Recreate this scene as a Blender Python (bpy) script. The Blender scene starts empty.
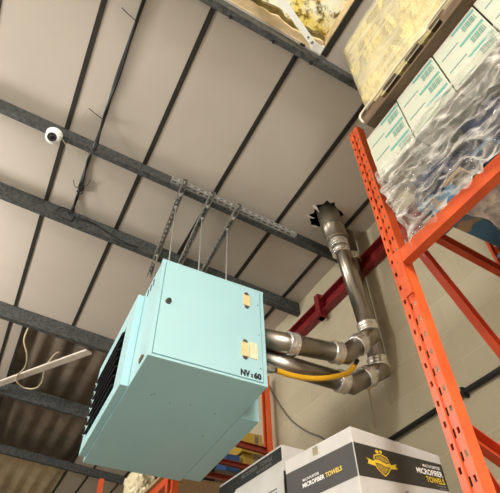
import bpy, bmesh, math, random
from mathutils import Vector, Matrix, noise, Euler
R = math.radians
scene = bpy.context.scene
COL = scene.collection
random.seed(7)

# ------------------------------------------------------------------ camera
YAW, PIT, ROLL, FPX = R(29.162169), R(45.31314214), R(-2.1299719), 480.0
FW = Vector((math.sin(YAW)*math.cos(PIT), math.cos(YAW)*math.cos(PIT), math.sin(PIT)))
_rt = Vector((math.cos(YAW), -math.sin(YAW), 0)); _up = _rt.cross(FW)
RT = _rt*math.cos(ROLL) + _up*math.sin(ROLL)
UP = -_rt*math.sin(ROLL) + _up*math.cos(ROLL)
def ray(x, y): return FW + RT*((x-250)/FPX) - UP*((y-246.5)/FPX)
def onx(x, y, d): r = ray(x, y); return r*(d/r.x)
def ony(x, y, d): r = ray(x, y); return r*(d/r.y)
SL = math.tan(R(-5.59663)); ZC = 3.1; WX = 2.33
def ceil(x): return ZC + SL*(x-WX)
FLOOR = -1.6
cam_d = bpy.data.cameras.new('camera'); cam = bpy.data.objects.new('camera', cam_d); COL.objects.link(cam)
m = Matrix((RT, UP, -FW)).transposed().to_4x4(); cam.matrix_world = m
cam_d.sensor_width = 36; cam_d.lens = FPX/500*36; cam_d.clip_start = .05
scene.camera = cam

# ------------------------------------------------------------------ helpers
def lin(c):
    c = c/255
    return c/12.92 if c <= .04045 else ((c+.055)/1.055)**2.4
def rgb(r, g, b): return (lin(r), lin(g), lin(b), 1)
class NT:
    def __init__(s, name):
        s.m = bpy.data.materials.new(name); s.m.use_nodes = True
        s.t = s.m.node_tree; s.n = s.t.nodes; s.b = s.n['Principled BSDF']; s.out = s.n['Material Output']
    def add(s, typ, **kw):
        nd = s.n.new(typ)
        for k, v in kw.items():
            if hasattr(nd, k): setattr(nd, k, v)
            else: nd.inputs[k.replace('_', ' ')].default_value = v
        return nd
    def link(s, a, b): s.t.links.new(a, b)
    def ramp(s, fac, stops):
        r = s.n.new('ShaderNodeValToRGB'); e = r.color_ramp.elements
        e[0].position, e[0].color = stops[0]; e[1].position, e[1].color = stops[-1]
        for p, c in stops[1:-1]:
            q = e.new(p); q.color = c
        s.link(fac, r.inputs[0]); return r.outputs[0]
def mat(name, c, c2=None, scale=8, rough=.6, metal=0, bump=0, bscale=None, detail=4, stretch=None, lo=.35, hi=.65, spec=.5):
    s = NT(name); s.b.inputs['Roughness'].default_value = rough; s.b.inputs['Metallic'].default_value = metal
    s.b.inputs['Specular IOR Level'].default_value = spec
    tc = s.add('ShaderNodeTexCoord'); src = tc.outputs['Object']
    if stretch:
        mp = s.add('ShaderNodeMapping'); mp.inputs['Scale'].default_value = stretch; s.link(src, mp.inputs[0]); src = mp.outputs[0]
    nz = s.add('ShaderNodeTexNoise', Scale=scale, Detail=detail); s.link(src, nz.inputs['Vector'])
    s.link(s.ramp(nz.outputs['Fac'], [(lo, c), (hi, c2 or tuple(min(1, v*1.12) for v in c[:3])+(1,))]), s.b.inputs['Base Color'])
    if bump:
        n2 = s.add('ShaderNodeTexNoise', Scale=bscale or scale*4, Detail=3); s.link(src, n2.inputs['Vector'])
        bp = s.add('ShaderNodeBump', Strength=bump, Distance=.01); s.link(n2.outputs['Fac'], bp.inputs['Height']); s.link(bp.outputs[0], s.b.inputs['Normal'])
    return s.m

M = {}
M['ceiling'] = mat('lining_board', rgb(190,180,166), rgb(196,186,172), 1.5, .75)
M['strip'] = mat('dark_joint_strip', rgb(40,36,30), rgb(48,44,37), 12, .7)
M['galv'] = mat('galvanised_steel', rgb(50,52,51), rgb(84,86,83), 34, .6, .15, .25, 60, 6)
M['strut'] = mat('zinc_strut', rgb(118,116,108), rgb(146,144,136), 20, .5, .2)
M['rod'] = mat('zinc_rod', rgb(158,156,148), None, 20, .5, .2)
M['red'] = mat('red_oxide_paint', rgb(122,26,30), rgb(140,34,36), 8, .5)
M['orange'] = mat('orange_powder_coat', rgb(216,86,38), rgb(226,98,46), 5, .42, 0, .05, 30)
M['orange_shaded'] = mat('shaded_orange_powder_coat', rgb(198,76,34), rgb(214,90,42), 9, .45, 0, .08, 30)  # beam orange made darker, the shadow on the beams is in the colour
M['brace'] = mat('orange_red_brace_paint', rgb(186,62,30), rgb(200,74,38), 6, .45)
M['slot_shade_strip'] = mat('dark_slot_shade', rgb(44,34,28), None, 8, .7)  # dark colour standing in for the shade behind the groove slots
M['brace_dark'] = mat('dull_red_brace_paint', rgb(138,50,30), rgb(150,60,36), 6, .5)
M['teal'] = mat('pale_teal_enamel', rgb(168,211,216), rgb(172,214,218), 3, .38)
M['teal_back'] = mat('pale_teal_enamel_casing', rgb(164,207,212), rgb(168,211,215), 3, .42)
M['gap'] = mat('shadow_gap_seal', rgb(96,140,136), None, 5, .7)
M['black'] = mat('black_plastic', rgb(22,22,23), rgb(30,30,31), 10, .5)
M['black_metal'] = mat('black_louvre_paint', rgb(16,16,17), rgb(22,22,22), 10, .55)
M['lettering'] = mat('black_lettering', rgb(14,14,16), None, 10, .5)
M['tape'] = mat('tan_packing_tape', rgb(226,196,134), rgb(236,214,160), 40, .4)
M['tape_pale'] = mat('pale_packing_tape', rgb(236,220,176), rgb(240,228,190), 40, .4)
M['chrome'] = mat('hinge_metal', rgb(150,150,146), rgb(186,186,182), 30, .3, .9)
M['latch'] = mat('dark_latch_metal', rgb(70,66,62), rgb(96,92,88), 60, .35, .7)
M['flue'] = mat('stainless_flue', rgb(150,143,132), rgb(172,165,153), 3, .3, 1, .05, 8)
M['clamp'] = mat('bright_clamp_band', rgb(232,229,222), rgb(246,243,238), 24, .24, .8, .4, 40)
M['sleeve'] = mat('dull_sleeve_steel', rgb(150,142,128), rgb(164,156,142), 6, .38, .85)
M['hose'] = mat('yellow_gas_hose', rgb(228,170,28), rgb(236,180,36), 10, .4)
M['white_plastic'] = mat('white_plastic', rgb(240,240,236), None, 5, .35)
M['lens'] = mat('dark_dome_lens', rgb(10,10,12), None, 5, .12)
M['white_steel'] = mat('white_painted_steel', rgb(226,226,220), rgb(236,236,230), 6, .4)
M['timber'] = mat('pale_timber', rgb(206,196,180), rgb(222,214,200), 20, .7, 0, .1, 40, stretch=(1,1,8))
M['wire_pale'] = mat('pale_cable_sheath', rgb(196,180,146), None, 10, .5)
M['wire_grey'] = mat('grey_cable_sheath', rgb(120,116,106), None, 10, .5)
M['sheet'] = mat('weathered_cement_sheet', rgb(104,92,79), rgb(128,115,99), 4, .85, 0, .12, 30, 6)
M['sheet_light'] = mat('pale_weathered_cement_sheet', rgb(176,158,124), rgb(196,178,142), 4, .85, 0, .12, 30, 6)
M['dark'] = mat('dark_roof_void', rgb(40,36,32), None, 5, .9)
M['floor'] = mat('concrete_floor', rgb(140,138,133), rgb(152,149,144), 2, .6)
M['plaster'] = mat('painted_plaster', rgb(190,182,166), rgb(200,192,176), 2, .8)
M['carton'] = mat('white_carton_board', rgb(194,191,185), rgb(202,199,193), 10, .7, 0, .03, 60)
M['print'] = mat('black_carton_print', rgb(50,46,40), rgb(56,52,46), 12, .55)
M['print_dark'] = mat('deep_black_carton_print', rgb(26,26,26), rgb(32,32,31), 12, .55)
M['ink_white'] = mat('white_ink', rgb(236,234,228), None, 10, .6)
M['ink_gold'] = mat('yellow_ink', rgb(226,190,40), rgb(232,200,60), 30, .5)
M['ink_bronze'] = mat('bronze_ink', rgb(150,122,50), rgb(176,146,64), 60, .5)
M['ink_grey'] = mat('grey_ink', rgb(110,108,104), None, 10, .6)
M['green_carton'] = mat('pale_green_carton', rgb(188,192,172), rgb(194,198,178), 6, .7)
M['carton_edge'] = mat('pinkish_carton_edge', rgb(214,198,184), None, 10, .7)
M['teal_ink'] = mat('teal_ink', rgb(92,160,148), rgb(100,166,154), 20, .6)
M['barcode'] = mat('barcode_grey', rgb(112,150,138), None, 10, .6)
M['navy'] = mat('navy_fabric', rgb(30,38,62), rgb(52,62,92), 10, .7, 0, .3, 30)
M['blue_wood'] = mat('blue_pallet_paint', rgb(62,108,136), rgb(158,132,98), 9, .7, 0, .2, 40, lo=.52, hi=.60)
M['tan_wood'] = mat('raw_pallet_timber', rgb(150,124,92), rgb(176,150,114), 12, .8, 0, .2, 40)
M['dark_wood'] = mat('dark_pallet_timber', rgb(84,66,48), rgb(120,98,74), 9, .8, 0, .3, 40, stretch=(1,.3,2))
M['cream_bag'] = mat('cream_plastic_bag', rgb(222,210,172), rgb(236,226,192), 10, .35, 0, .4, 20)
M['string'] = mat('white_twine', rgb(206,196,172), None, 10, .8)
M['foam'] = mat('tan_insulation_foam', rgb(206,180,134), rgb(222,200,156), 14, .85, 0, .5, 30)
M['foam_dark'] = mat('mouldy_insulation_edge', rgb(84,70,34), rgb(120,104,54), 20, .9, 0, .5, 30)
M['chipboard'] = mat('shelf_chipboard', rgb(170,144,106), rgb(186,160,122), 30, .8)
M['blue_card'] = mat('blue_card', rgb(42,76,120), None, 10, .6)
M['yellow_card'] = mat('yellow_card', rgb(176,146,52), None, 10, .6)
M['brown_card'] = mat('brown_card', rgb(130,96,66), rgb(140,104,72), 10, .7)
M['red_card'] = mat('red_card', rgb(170,58,34), rgb(184,70,42), 10, .6)
M['pale_card'] = mat('pale_card', rgb(150,138,112), None, 10, .7)
M['grey_card'] = mat('grey_card', rgb(110,100,88), rgb(126,116,102), 20, .7)

# block wall: big painted blocks with slightly recessed joints
def block_wall():
    s = NT('painted_blockwork'); s.b.inputs['Roughness'].default_value = .7
    tc = s.add('ShaderNodeTexCoord'); sp = s.add('ShaderNodeSeparateXYZ'); cb = s.add('ShaderNodeCombineXYZ')
    s.link(tc.outputs['Object'], sp.inputs[0])
    s.link(sp.outputs['Y'], cb.inputs['X']); s.link(sp.outputs['Z'], cb.inputs['Y'])
    mp = s.add('ShaderNodeMapping'); mp.inputs['Location'].default_value = (.309, -1.572+.225*20, 0); s.link(cb.outputs[0], mp.inputs[0])
    bk = s.add('ShaderNodeTexBrick'); bk.offset = .5; bk.inputs['Scale'].default_value = 1
    bk.inputs['Brick Width'].default_value = .45; bk.inputs['Row Height'].default_value = .225
    bk.inputs['Mortar Size'].default_value = .006; bk.inputs['Mortar Smooth'].default_value = .3
    bk.inputs['Color1'].default_value = rgb(200,191,164); bk.inputs['Color2'].default_value = rgb(194,184,157); bk.inputs['Mortar'].default_value = rgb(206,197,170)
    s.link(mp.outputs[0], bk.inputs['Vector'])
    nz = s.add('ShaderNodeTexNoise', Scale=3, Detail=5); s.link(tc.outputs['Object'], nz.inputs['Vector'])
    mx = s.add('ShaderNodeMix'); mx.data_type = 'RGBA'; mx.blend_type = 'MULTIPLY'; mx.inputs['Factor'].default_value = .35
    s.link(bk.outputs['Color'], mx.inputs['A']); s.link(s.ramp(nz.outputs['Fac'], [(.3, (.75,.72,.66,1)), (.7, (1,1,1,1))]), mx.inputs['B'])
    s.link(mx.outputs['Result'], s.b.inputs['Base Color'])
    n2 = s.add('ShaderNodeTexNoise', Scale=60, Detail=3); s.link(tc.outputs['Object'], n2.inputs['Vector'])
    b1 = s.add('ShaderNodeBump', Strength=.25, Distance=.004); s.link(n2.outputs['Fac'], b1.inputs['Height'])
    b2 = s.add('ShaderNodeBump', Strength=.6, Distance=.006); b2.invert = True
    s.link(bk.outputs['Fac'], b2.inputs['Height']); s.link(b1.outputs[0], b2.inputs['Normal']); s.link(b2.outputs[0], s.b.inputs['Normal'])
    return s.m
M['blocks'] = block_wall()

def film(name, tint, cover, rough=.12, scale=9, stretch=(1,1,1), lohi=(.35,.68)):
    """clear plastic film: see-through sheet with a bright sheen and milky noise painting in highlight streaks and creases"""
    s = NT(name); s.n.remove(s.b)
    tr = s.add('ShaderNodeBsdfTransparent'); tr.inputs[0].default_value = (.97,.97,.96,1)
    pb = s.add('ShaderNodeBsdfPrincipled'); pb.inputs['Base Color'].default_value = tint; pb.inputs['Roughness'].default_value = rough
    tc = s.add('ShaderNodeTexCoord'); nz = s.add('ShaderNodeTexNoise', Scale=scale, Detail=6, Distortion=1.2); mp = s.add('ShaderNodeMapping'); mp.inputs['Scale'].default_value = stretch; s.link(tc.outputs['Object'], mp.inputs[0]); s.link(mp.outputs[0], nz.inputs['Vector'])
    lw = s.add('ShaderNodeLayerWeight', Blend=.55)
    rp = s.ramp(nz.outputs['Fac'], [(lohi[0], (cover[0],)*3+(1,)), (lohi[1], (cover[1],)*3+(1,))])  # noise opacity stands in for the bright streaks on the film
    ad = s.add('ShaderNodeMath', operation='MULTIPLY_ADD'); s.link(lw.outputs['Facing'], ad.inputs[0]); ad.inputs[1].default_value = .45; s.link(rp, ad.inputs[2])
    ad.use_clamp = True
    mx = s.add('ShaderNodeMixShader'); s.link(ad.outputs[0], mx.inputs[0]); s.link(tr.outputs[0], mx.inputs[1]); s.link(pb.outputs[0], mx.inputs[2])
    s.link(mx.outputs[0], s.out.inputs[0]); return s.m
M['film'] = film('clear_plastic_film', rgb(226,220,210), (.02,.72), .09, 14, (1,.35,1.5), (.47,.72))
M['film_dense'] = film('bunched_clear_film', rgb(222,220,216), (.2,.85), .1, 12, (1,1,1), (.38,.66))
M['wrap'] = film('yellowed_stretch_wrap', rgb(240,234,204), (.0,.35), .16, 5, (1,.4,2), (.45,.75))

def rooflight_mat():
    s = NT('dirty_translucent_sheet'); s.n.remove(s.b)
    tc = s.add('ShaderNodeTexCoord')
    nz = s.add('ShaderNodeTexNoise', Scale=15, Detail=7, Roughness=.75); s.link(tc.outputs['Object'], nz.inputs['Vector'])
    n2 = s.add('ShaderNodeTexNoise', Scale=5, Detail=4); s.link(tc.outputs['Object'], n2.inputs['Vector'])
    c1 = s.ramp(n2.outputs['Fac'], [(.42, rgb(240,212,110)), (.60, rgb(250,244,212))])
    k = s.ramp(nz.outputs['Fac'], [(.50, (1,1,1,1)), (.60, (.20,.13,.04,1))])
    mx = s.add('ShaderNodeMix'); mx.data_type = 'RGBA'; mx.blend_type = 'MULTIPLY'; mx.inputs['Factor'].default_value = 1
    s.link(c1, mx.inputs['A']); s.link(k, mx.inputs['B'])
    tl = s.add('ShaderNodeBsdfTranslucent'); df = s.add('ShaderNodeBsdfDiffuse')
    s.link(mx.outputs['Result'], tl.inputs[0]); s.link(mx.outputs['Result'], df.inputs[0])
    ms = s.add('ShaderNodeMixShader'); ms.inputs[0].default_value = .3
    s.link(tl.outputs[0], ms.inputs[1]); s.link(df.outputs[0], ms.inputs[2]); s.link(ms.outputs[0], s.out.inputs[0]); return s.m
M['rooflight'] = rooflight_mat()

def load_mat():
    s = NT('pale_boarded_goods'); s.b.inputs['Roughness'].default_value = .5
    tc = s.add('ShaderNodeTexCoord')
    mp = s.add('ShaderNodeMapping'); mp.inputs['Scale'].default_value = (6, 14, 5); s.link(tc.outputs['Object'], mp.inputs[0])
    vo = s.add('ShaderNodeTexVoronoi', Scale=1.6); vo.distance = 'MANHATTAN'; s.link(mp.outputs[0], vo.inputs['Vector'])
    nz = s.add('ShaderNodeTexNoise', Scale=4.5, Detail=8, Roughness=.75, Distortion=.3); s.link(mp.outputs[0], nz.inputs['Vector'])
    sp = s.add('ShaderNodeSeparateColor'); s.link(vo.outputs['Color'], sp.inputs[0])
    a = s.ramp(sp.outputs[0], [(.08, rgb(168,152,104)), (.3, rgb(212,194,128)), (.6, rgb(222,206,146)), (.8, rgb(240,220,132)), (.97, rgb(168,158,126))])
    b = s.ramp(nz.outputs['Fac'], [(.40, (.46,.39,.22,1)), (.56, (1,1,1,1))])
    mx = s.add('ShaderNodeMix'); mx.data_type = 'RGBA'; mx.blend_type = 'MULTIPLY'; mx.inputs['Factor'].default_value = .8
    s.link(a, mx.inputs['A']); s.link(b, mx.inputs['B']); s.link(mx.outputs['Result'], s.b.inputs['Base Color']); return s.m
M['load'] = load_mat()

# ---- mesh builders (all add to a bmesh)
def nb(): return bmesh.new()
def box(bm, lo, hi, bev=0, mtx=None, seg=2):
    lo = Vector(lo); hi = Vector(hi); c = (lo+hi)/2; s = hi-lo
    t = nb(); bmesh.ops.create_cube(t, size=1, matrix=Matrix.Translation(c) @ Matrix.Diagonal((s.x, s.y, s.z, 1)))
    if bev: bmesh.ops.bevel(t, geom=t.edges[:], offset=bev, segments=seg, affect='EDGES', profile=.7)
    if mtx: t.transform(mtx)
    merge(bm, t); return bm
def merge(bm, t):
    mp = {v: bm.verts.new(v.co) for v in t.verts}
    for f in t.faces:
        try:
            g = bm.faces.new([mp[v] for v in f.verts]); g.smooth = f.smooth
        except ValueError: pass
    t.free()
def tube(bm, pts, r, seg=16, caps=True, rs=None, smooth=True):
    pts = [Vector(p) for p in pts]; rings = []; n = len(pts); nrm = None
    for i, p in enumerate(pts):
        d = ((pts[min(i+1, n-1)]-p).normalized() + (p-pts[max(i-1, 0)]).normalized()).normalized()
        if nrm is None:
            nrm = d.cross(Vector((0, 0, 1)))
            if nrm.length < .1: nrm = d.cross(Vector((0, 1, 0)))
        nrm = (nrm - d*nrm.dot(d)).normalized(); bi = d.cross(nrm)
        rr = rs[i] if rs else r
        if 0 < i < n-1:
            ca = (pts[i+1]-p).normalized().dot((p-pts[i-1]).normalized())
            k = 1/max(.5, math.sqrt((1+ca)/2))
        else: k = 1
        # keep mitre joints round: stretch in the bend direction only
        bd = ((pts[min(i+1, n-1)]-p).normalized() - (p-pts[max(i-1, 0)]).normalized())
        ring = []
        for j in range(seg):
            a = 2*math.pi*j/seg; o = nrm*math.cos(a)*rr + bi*math.sin(a)*rr
            if k > 1.001 and bd.length > 1e-5:
                b = bd.normalized(); o += b*(o.dot(b))*(k-1)
            ring.append(bm.verts.new(p+o))
        rings.append(ring)
    for a, b in zip(rings, rings[1:]):
        for j in range(seg):
            f = bm.faces.new((a[j], a[(j+1) % seg], b[(j+1) % seg], b[j])); f.smooth = smooth
    if caps:
        bm.faces.new(rings[0][::-1]); bm.faces.new(rings[-1])
    return bm
def catmull(pts, k=8):
    pts = [Vector(p) for p in pts]; out = []; P = [pts[0]*2-pts[1]] + pts + [pts[-1]*2-pts[-2]]
    for i in range(1, len(P)-2):
        a, b, c, d = P[i-1:i+3]
        for j in range(k):
            t = j/k; out.append(.5*((2*b)+(c-a)*t+(2*a-5*b+4*c-d)*t*t+(3*b-a-3*c+d)*t*t*t))
    out.append(pts[-1]); return out
def prism(bm, prof, path0, path1, ax, ay):
    """extrude a closed 2-D profile between two points; ax, ay give the profile's axes"""
    A = [bm.verts.new(Vector(path0)+ax*u+ay*v) for u, v in prof]; B = [bm.verts.new(Vector(path1)+ax*u+ay*v) for u, v in prof]
    n = len(prof)
    for i in range(n): bm.faces.new((A[i], A[(i+1) % n], B[(i+1) % n], B[i]))
    bm.faces.new(A[::-1]); bm.faces.new(B); return bm
def cprof(w, h, t):   # open channel: back along u=0, flanges to u=w
    return [(0,-h/2),(w,-h/2),(w,-h/2+t),(t,-h/2+t),(t,h/2-t),(w,h/2-t),(w,h/2),(0,h/2)]
def perforated(bm, prof, holes, L, pitch, fn):
    """bent sheet with rows of holes. prof: 2-D points, holes {segment: (f0, f1, length, phase)}, fn(u, v, w) -> point"""
    for i in range(len(prof)-1):
        (u0, v0), (u1, v1) = prof[i], prof[i+1]
        def P(f, w): return fn(u0+(u1-u0)*f, v0+(v1-v0)*f, w)
        def q(f0, f1, w0, w1):
            if w1-w0 > 1e-6: bm.faces.new([bm.verts.new(P(*c)) for c in ((f0, w0), (f1, w0), (f1, w1), (f0, w1))])
        if i not in holes: q(0, 1, 0, L); continue
        f0, f1, hl, ph = holes[i]
        q(0, f0, 0, L); q(f1, 1, 0, L); w = 0; c = ph
        while c+hl/2 < L:
            if c-hl/2 > 0: q(f0, f1, w, c-hl/2); w = c+hl/2
            c += pitch
        q(f0, f1, w, L)
    return bm
def obj(name, bm, m, parent=None, local=False, solid=0, smooth=None):
    """link the bmesh as one object; the mesh is given in world space unless local"""
    if not local or parent is None:
        if parent is not None: bm.transform(parent.matrix_basis.inverted() if parent.parent is None else (parent.parent.matrix_basis @ parent.matrix_basis).inverted())
        org = None
        if parent is None:
            xs = [v.co for v in bm.verts]
            org = Vector((sum(v.x for v in xs)/len(xs), sum(v.y for v in xs)/len(xs), min(v.z for v in xs)))
            bm.transform(Matrix.Translation(-org))
    bmesh.ops.recalc_face_normals(bm, faces=bm.faces[:])
    me = bpy.data.meshes.new(name); bm.to_mesh(me); bm.free()
    mm = m if isinstance(m, bpy.types.Material) else M[m]
    me.materials.append(mm)
    o = bpy.data.objects.new(name, me); COL.objects.link(o)
    if parent is not None: o.parent = parent
    elif org is not None: o.location = org
    if solid:
        md = o.modifiers.new('thickness', 'SOLIDIFY'); md.thickness = solid; md.offset = 0
    return o
def tag(o, label, cat, group=None, kind=None):
    o['label'] = label; o['category'] = cat
    if group: o['group'] = group
    if kind: o['kind'] = kind
    return o
def thing(name, loc, label, cat, group=None, rot=(0,0,0)):
    o = bpy.data.objects.new(name, None); COL.objects.link(o); o.empty_display_size = .1
    o.matrix_basis = Matrix.Translation(Vector(loc)) @ Euler(rot).to_matrix().to_4x4()
    return tag(o, label, cat, group)
def struct(name, bm, m, **kw):
    o = obj(name, bm, m, **kw); o['kind'] = 'structure'; return o
def text_bm(body, size, bold=.0, ext=.0004, align='LEFT', sx=1):
    c = bpy.data.curves.new('lettering', 'FONT'); c.body = body; c.size = size; c.offset = bold; c.extrude = ext; c.align_x = align; c.resolution_u = 3
    t = bpy.data.objects.new('lettering', c); COL.objects.link(t)
    dg = bpy.context.evaluated_depsgraph_get(); me = bpy.data.meshes.new_from_object(t.evaluated_get(dg))
    bm = nb(); bm.from_mesh(me); bpy.data.objects.remove(t); bpy.data.curves.remove(c); bpy.data.meshes.remove(me)
    if sx != 1: bm.transform(Matrix.Diagonal((sx, 1, 1, 1)))
    return bm
def frame_mtx(o, ex, ey):
    ex = Vector(ex).normalized(); ez = ex.cross(Vector(ey)).normalized(); ey = ez.cross(ex)
    mt = Matrix((ex, ey, ez)).transposed().to_4x4(); mt.translation = Vector(o); return mt
X, Y, Z = Vector((1,0,0)), Vector((0,1,0)), Vector((0,0,1))

# ------------------------------------------------------------------ setting
YN, YF, XL = -6.0, 13.0, -7.0
struct('floor', box(nb(), (XL-.2, YN-.2, FLOOR-.1), (WX+.2, YF+.2, FLOOR)), 'floor')
struct('wall_right', box(nb(), (WX, YN, FLOOR), (WX+.2, YF, ceil(WX)+.4)), 'blocks')
struct('wall_left', box(nb(), (XL-.2, YN, FLOOR), (XL, YF, ceil(XL)+.4)), 'plaster')
struct('wall_far', box(nb(), (XL-.2, YF, FLOOR), (WX+.2, YF+.2, ceil(XL)+.4)), 'plaster')
struct('wall_near', box(nb(), (XL-.2, YN-.2, FLOOR), (WX+.2, YN, ceil(XL)+.4)), 'plaster')

SKY = (.40, 1.13, -1.2, .94)        # rooflight opening x0 x1 y0 y1
OPN = (-.10, 1.22, 4.86, 13.0)      # opening where the lining is missing
HOLE = (1.93, 2.06)
rects = [(XL, OPN[0], YN, YF), (OPN[1], WX, OPN[2], YF), (OPN[0], OPN[1], SKY[3], OPN[2]), (OPN[0], OPN[1], YN, SKY[2]),
         (OPN[0], SKY[0], SKY[2], SKY[3]), (SKY[1], OPN[1], SKY[2], SKY[3])]
bm = nb()
def rect(x0, x1, y0, y1): bm.faces.new([bm.verts.new((x, y, ceil(x))) for x, y in ((x0, y0), (x1, y0), (x1, y1), (x0, y1))])
for r_ in rects: rect(*r_)
hx0, hx1, hy0, hy1 = 1.65, 2.25, 1.75, 2.40
rect(OPN[1], WX, YN, hy0); rect(OPN[1], WX, hy1, OPN[2]); rect(OPN[1], hx0, hy0, hy1); rect(hx1, WX, hy0, hy1)
N = 30; inner = []
for i in range(N):
    a = 2*math.pi*i/N; rr = .135 + .045*noise.noise((math.cos(a)*1.6, math.sin(a)*1.6, 8)) + random.uniform(-.012, .03)
    inner.append((HOLE[0]+.0+rr*math.cos(a), HOLE[1]+.03+rr*math.sin(a)))
iv = [bm.verts.new((x, y, ceil(x))) for x, y in inner]
outer = []
for x, y in inner:
    dx, dy = x-HOLE[0], y-HOLE[1]-.03
    k = min((hx1-HOLE[0])/dx if dx > 0 else (hx0-HOLE[0])/dx if dx < 0 else 9, ((hy1-HOLE[1]-.03)/dy if dy > 0 else (hy0-HOLE[1]-.03)/dy if dy < 0 else 9))
    ox, oy = HOLE[0]+dx*k, HOLE[1]+.03+dy*k; outer.append(bm.verts.new((ox, oy, ceil(ox))))
for i in range(N):
    j = (i+1) % N; bm.faces.new((iv[i], iv[j], outer[j], outer[i]))
for cx_ in (hx0, hx1):           # corners of the patch
    for cy_ in (hy0, hy1):
        best = sorted(outer, key=lambda v: (v.co.x-cx_)**2+(v.co.y-cy_)**2)[:2]
        bm.faces.new((bm.verts.new((cx_, cy_, ceil(cx_))), best[0], best[1]))
struct('ceiling', bm, 'ceiling', solid=.008)
# torn flaps of board round the flue
fl = thing('torn_board_edge', (1.93, 2.2, ceil(1.93)-.02), 'jagged torn edge of ceiling board around the flue hole', 'torn board')
for i in (3, 5, 8, 12, 16, 30):
    a = 2*math.pi*i/N; b = a+.22; r0, r1 = .165, .10
    p = [(HOLE[0]+r0*math.cos(a), HOLE[1]+.03+r0*math.sin(a), 0), (HOLE[0]+r0*math.cos(b), HOLE[1]+.03+r0*math.sin(b), 0), (HOLE[0]+r1*math.cos(a+.16), HOLE[1]+.03+r1*math.sin(a+.16), -.035-.01*(i % 3))]
    t = nb(); t.faces.new([t.verts.new((x, y, ceil(x)+z-.005)) for x, y, z in p]); obj('flap', t, 'ceiling', fl, solid=.006)

# roof above the lining (dark void), open only over the rooflight
bm = nb(); s0, s1, s2, s3 = SKY
for x0, x1, y0, y1 in ((XL, s0, YN, YF), (s1, WX+.1, YN, YF), (s0, s1, s3, YF), (s0, s1, YN, s2)):
    v = [bm.verts.new((x, y, ceil(x)+.3)) for x, y in ((x0, y0), (x1, y0), (x1, y1), (x0, y1))]; bm.faces.new(v)
struct('roof_deck', bm, 'dark', solid=.02)
# rooflight well sides stop stray light entering the void
bm = nb()
for (xa, ya), (xb, yb) in (((s0, s2), (s0, s3)), ((s1, s2), (s1, s3)), ((s0, s2), (s1, s2)), ((s0, s3), (s1, s3))):
    bm.faces.new([bm.verts.new(p) for p in ((xa, ya, ceil(xa)+.004), (xb, yb, ceil(xb)+.004), (xb, yb, ceil(xb)+.3), (xa, ya, ceil(xa)+.3))])
struct('trim_rooflight_well', bm, 'foam', solid=.01)

# joint strips between lining boards
k = 1
for i in range(-9, 5):
    x = (-.27, .37, .99, 1.60, 2.14)[i] if i >= 0 else -.27+.615*i
    segs = [(YN, YF)]
    if i == 1: segs = [(YN, SKY[2]), (SKY[3], OPN[2])]
    if i == 2: segs = [(SKY[3], OPN[2])]
    if i == 3: segs = [(YN, YF)]
    for a, b in segs:
        struct('trim_%d' % k, box(nb(), (x-.018, a, -.012), (x+.018, b, .0), mtx=Matrix.Translation((0, 0, ceil(x)))), 'strip'); k += 1
for x, a, b in ((1.15, YN, SKY[3]), (1.235, OPN[2], YF), (-.115, OPN[2], YF)):
    struct('trim_%d' % k, box(nb(), (x-.021, a, -.014), (x+.021, b, 0), mtx=Matrix.Translation((0, 0, ceil(x)))), 'strip'); k += 1

# ------------------------------------------------------------------ roof beams
def purlin(y, h, w, label):
    t = .004; lip = .016
    prof = [(0,0),(-.0,-h),(w,-h),(w,-h+lip),(w-t,-h+lip),(w-t,-h+t),(t,-h+t),(t,-t),(w,-t),(w,0)]
    bm = nb(); prism(bm, prof, (XL, y, ceil(XL)-.006), (WX, y, ceil(WX)-.006), Y, Z)
    return tag(obj('roof_beam', bm, 'galv'), label, 'roof beam', 'galvanised roof beams')
PUR = [(.955,.10,.045,'grey galvanised roof beam nearest the viewer, running below the bright rooflight'),
       (2.38,.10,.05,'grey galvanised roof beam that the white dome camera hangs under'),
       (3.18,.14,.055,'grey galvanised roof beam just above the heater, where the black cable run ends'),
       (4.84,.17,.06,'grey galvanised roof beam at the near edge of the unlined roof opening'),
       (6.52,.17,.06,'grey galvanised roof beam crossing the middle of the dark unlined roof opening'),
       (8.50,.12,.06,'farthest grey galvanised roof beam, beyond the dark unlined roof sheets')]
for a in PUR: purlin(*a)

# bolts under the beams
def bolt(x, y, z, label):
    bm = nb(); tube(bm, [(x, y, z-.022), (x, y, z)], .007, 6, smooth=False); tube(bm, [(x, y, z-.012), (x, y, z+.001)], .013, 6, smooth=False)
    tag(obj('bolt', bm, 'black'), label, 'bolt', 'bolts under the roof beams')

# roof sheets in the opening
def sheet(y0, y1, dz, label, m='sheet'):
    bm = nb(); nx = 120; rows = []
    for yy in (y0, (y0+y1)/2, y1):
        row = []
        for i in range(nx+1):
            x = -.35+1.8*i/nx; row.append(bm.verts.new((x, yy, ceil(x)+.055+dz+.026*math.cos(x/.24*2*math.pi))))
        rows.append(row)
    for a, b in zip(rows, rows[1:]):
        for i in range(nx):
            f = bm.faces.new((a[i], a[i+1], b[i+1], b[i])); f.smooth = True
    tag(obj('roof_sheet', bm, m, solid=.006), label, 'roof sheet', 'corrugated roof sheets')
sheet(4.7, 6.75, 0, 'dark corrugated cement roof sheet behind the pale timber batten')
sheet(6.6, 8.75, .02, 'dark corrugated cement roof sheet between the two farthest roof beams')
sheet(8.6, 12.6, .04, 'lighter corrugated roof sheet beyond the farthest roof beam', 'sheet_light')

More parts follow.
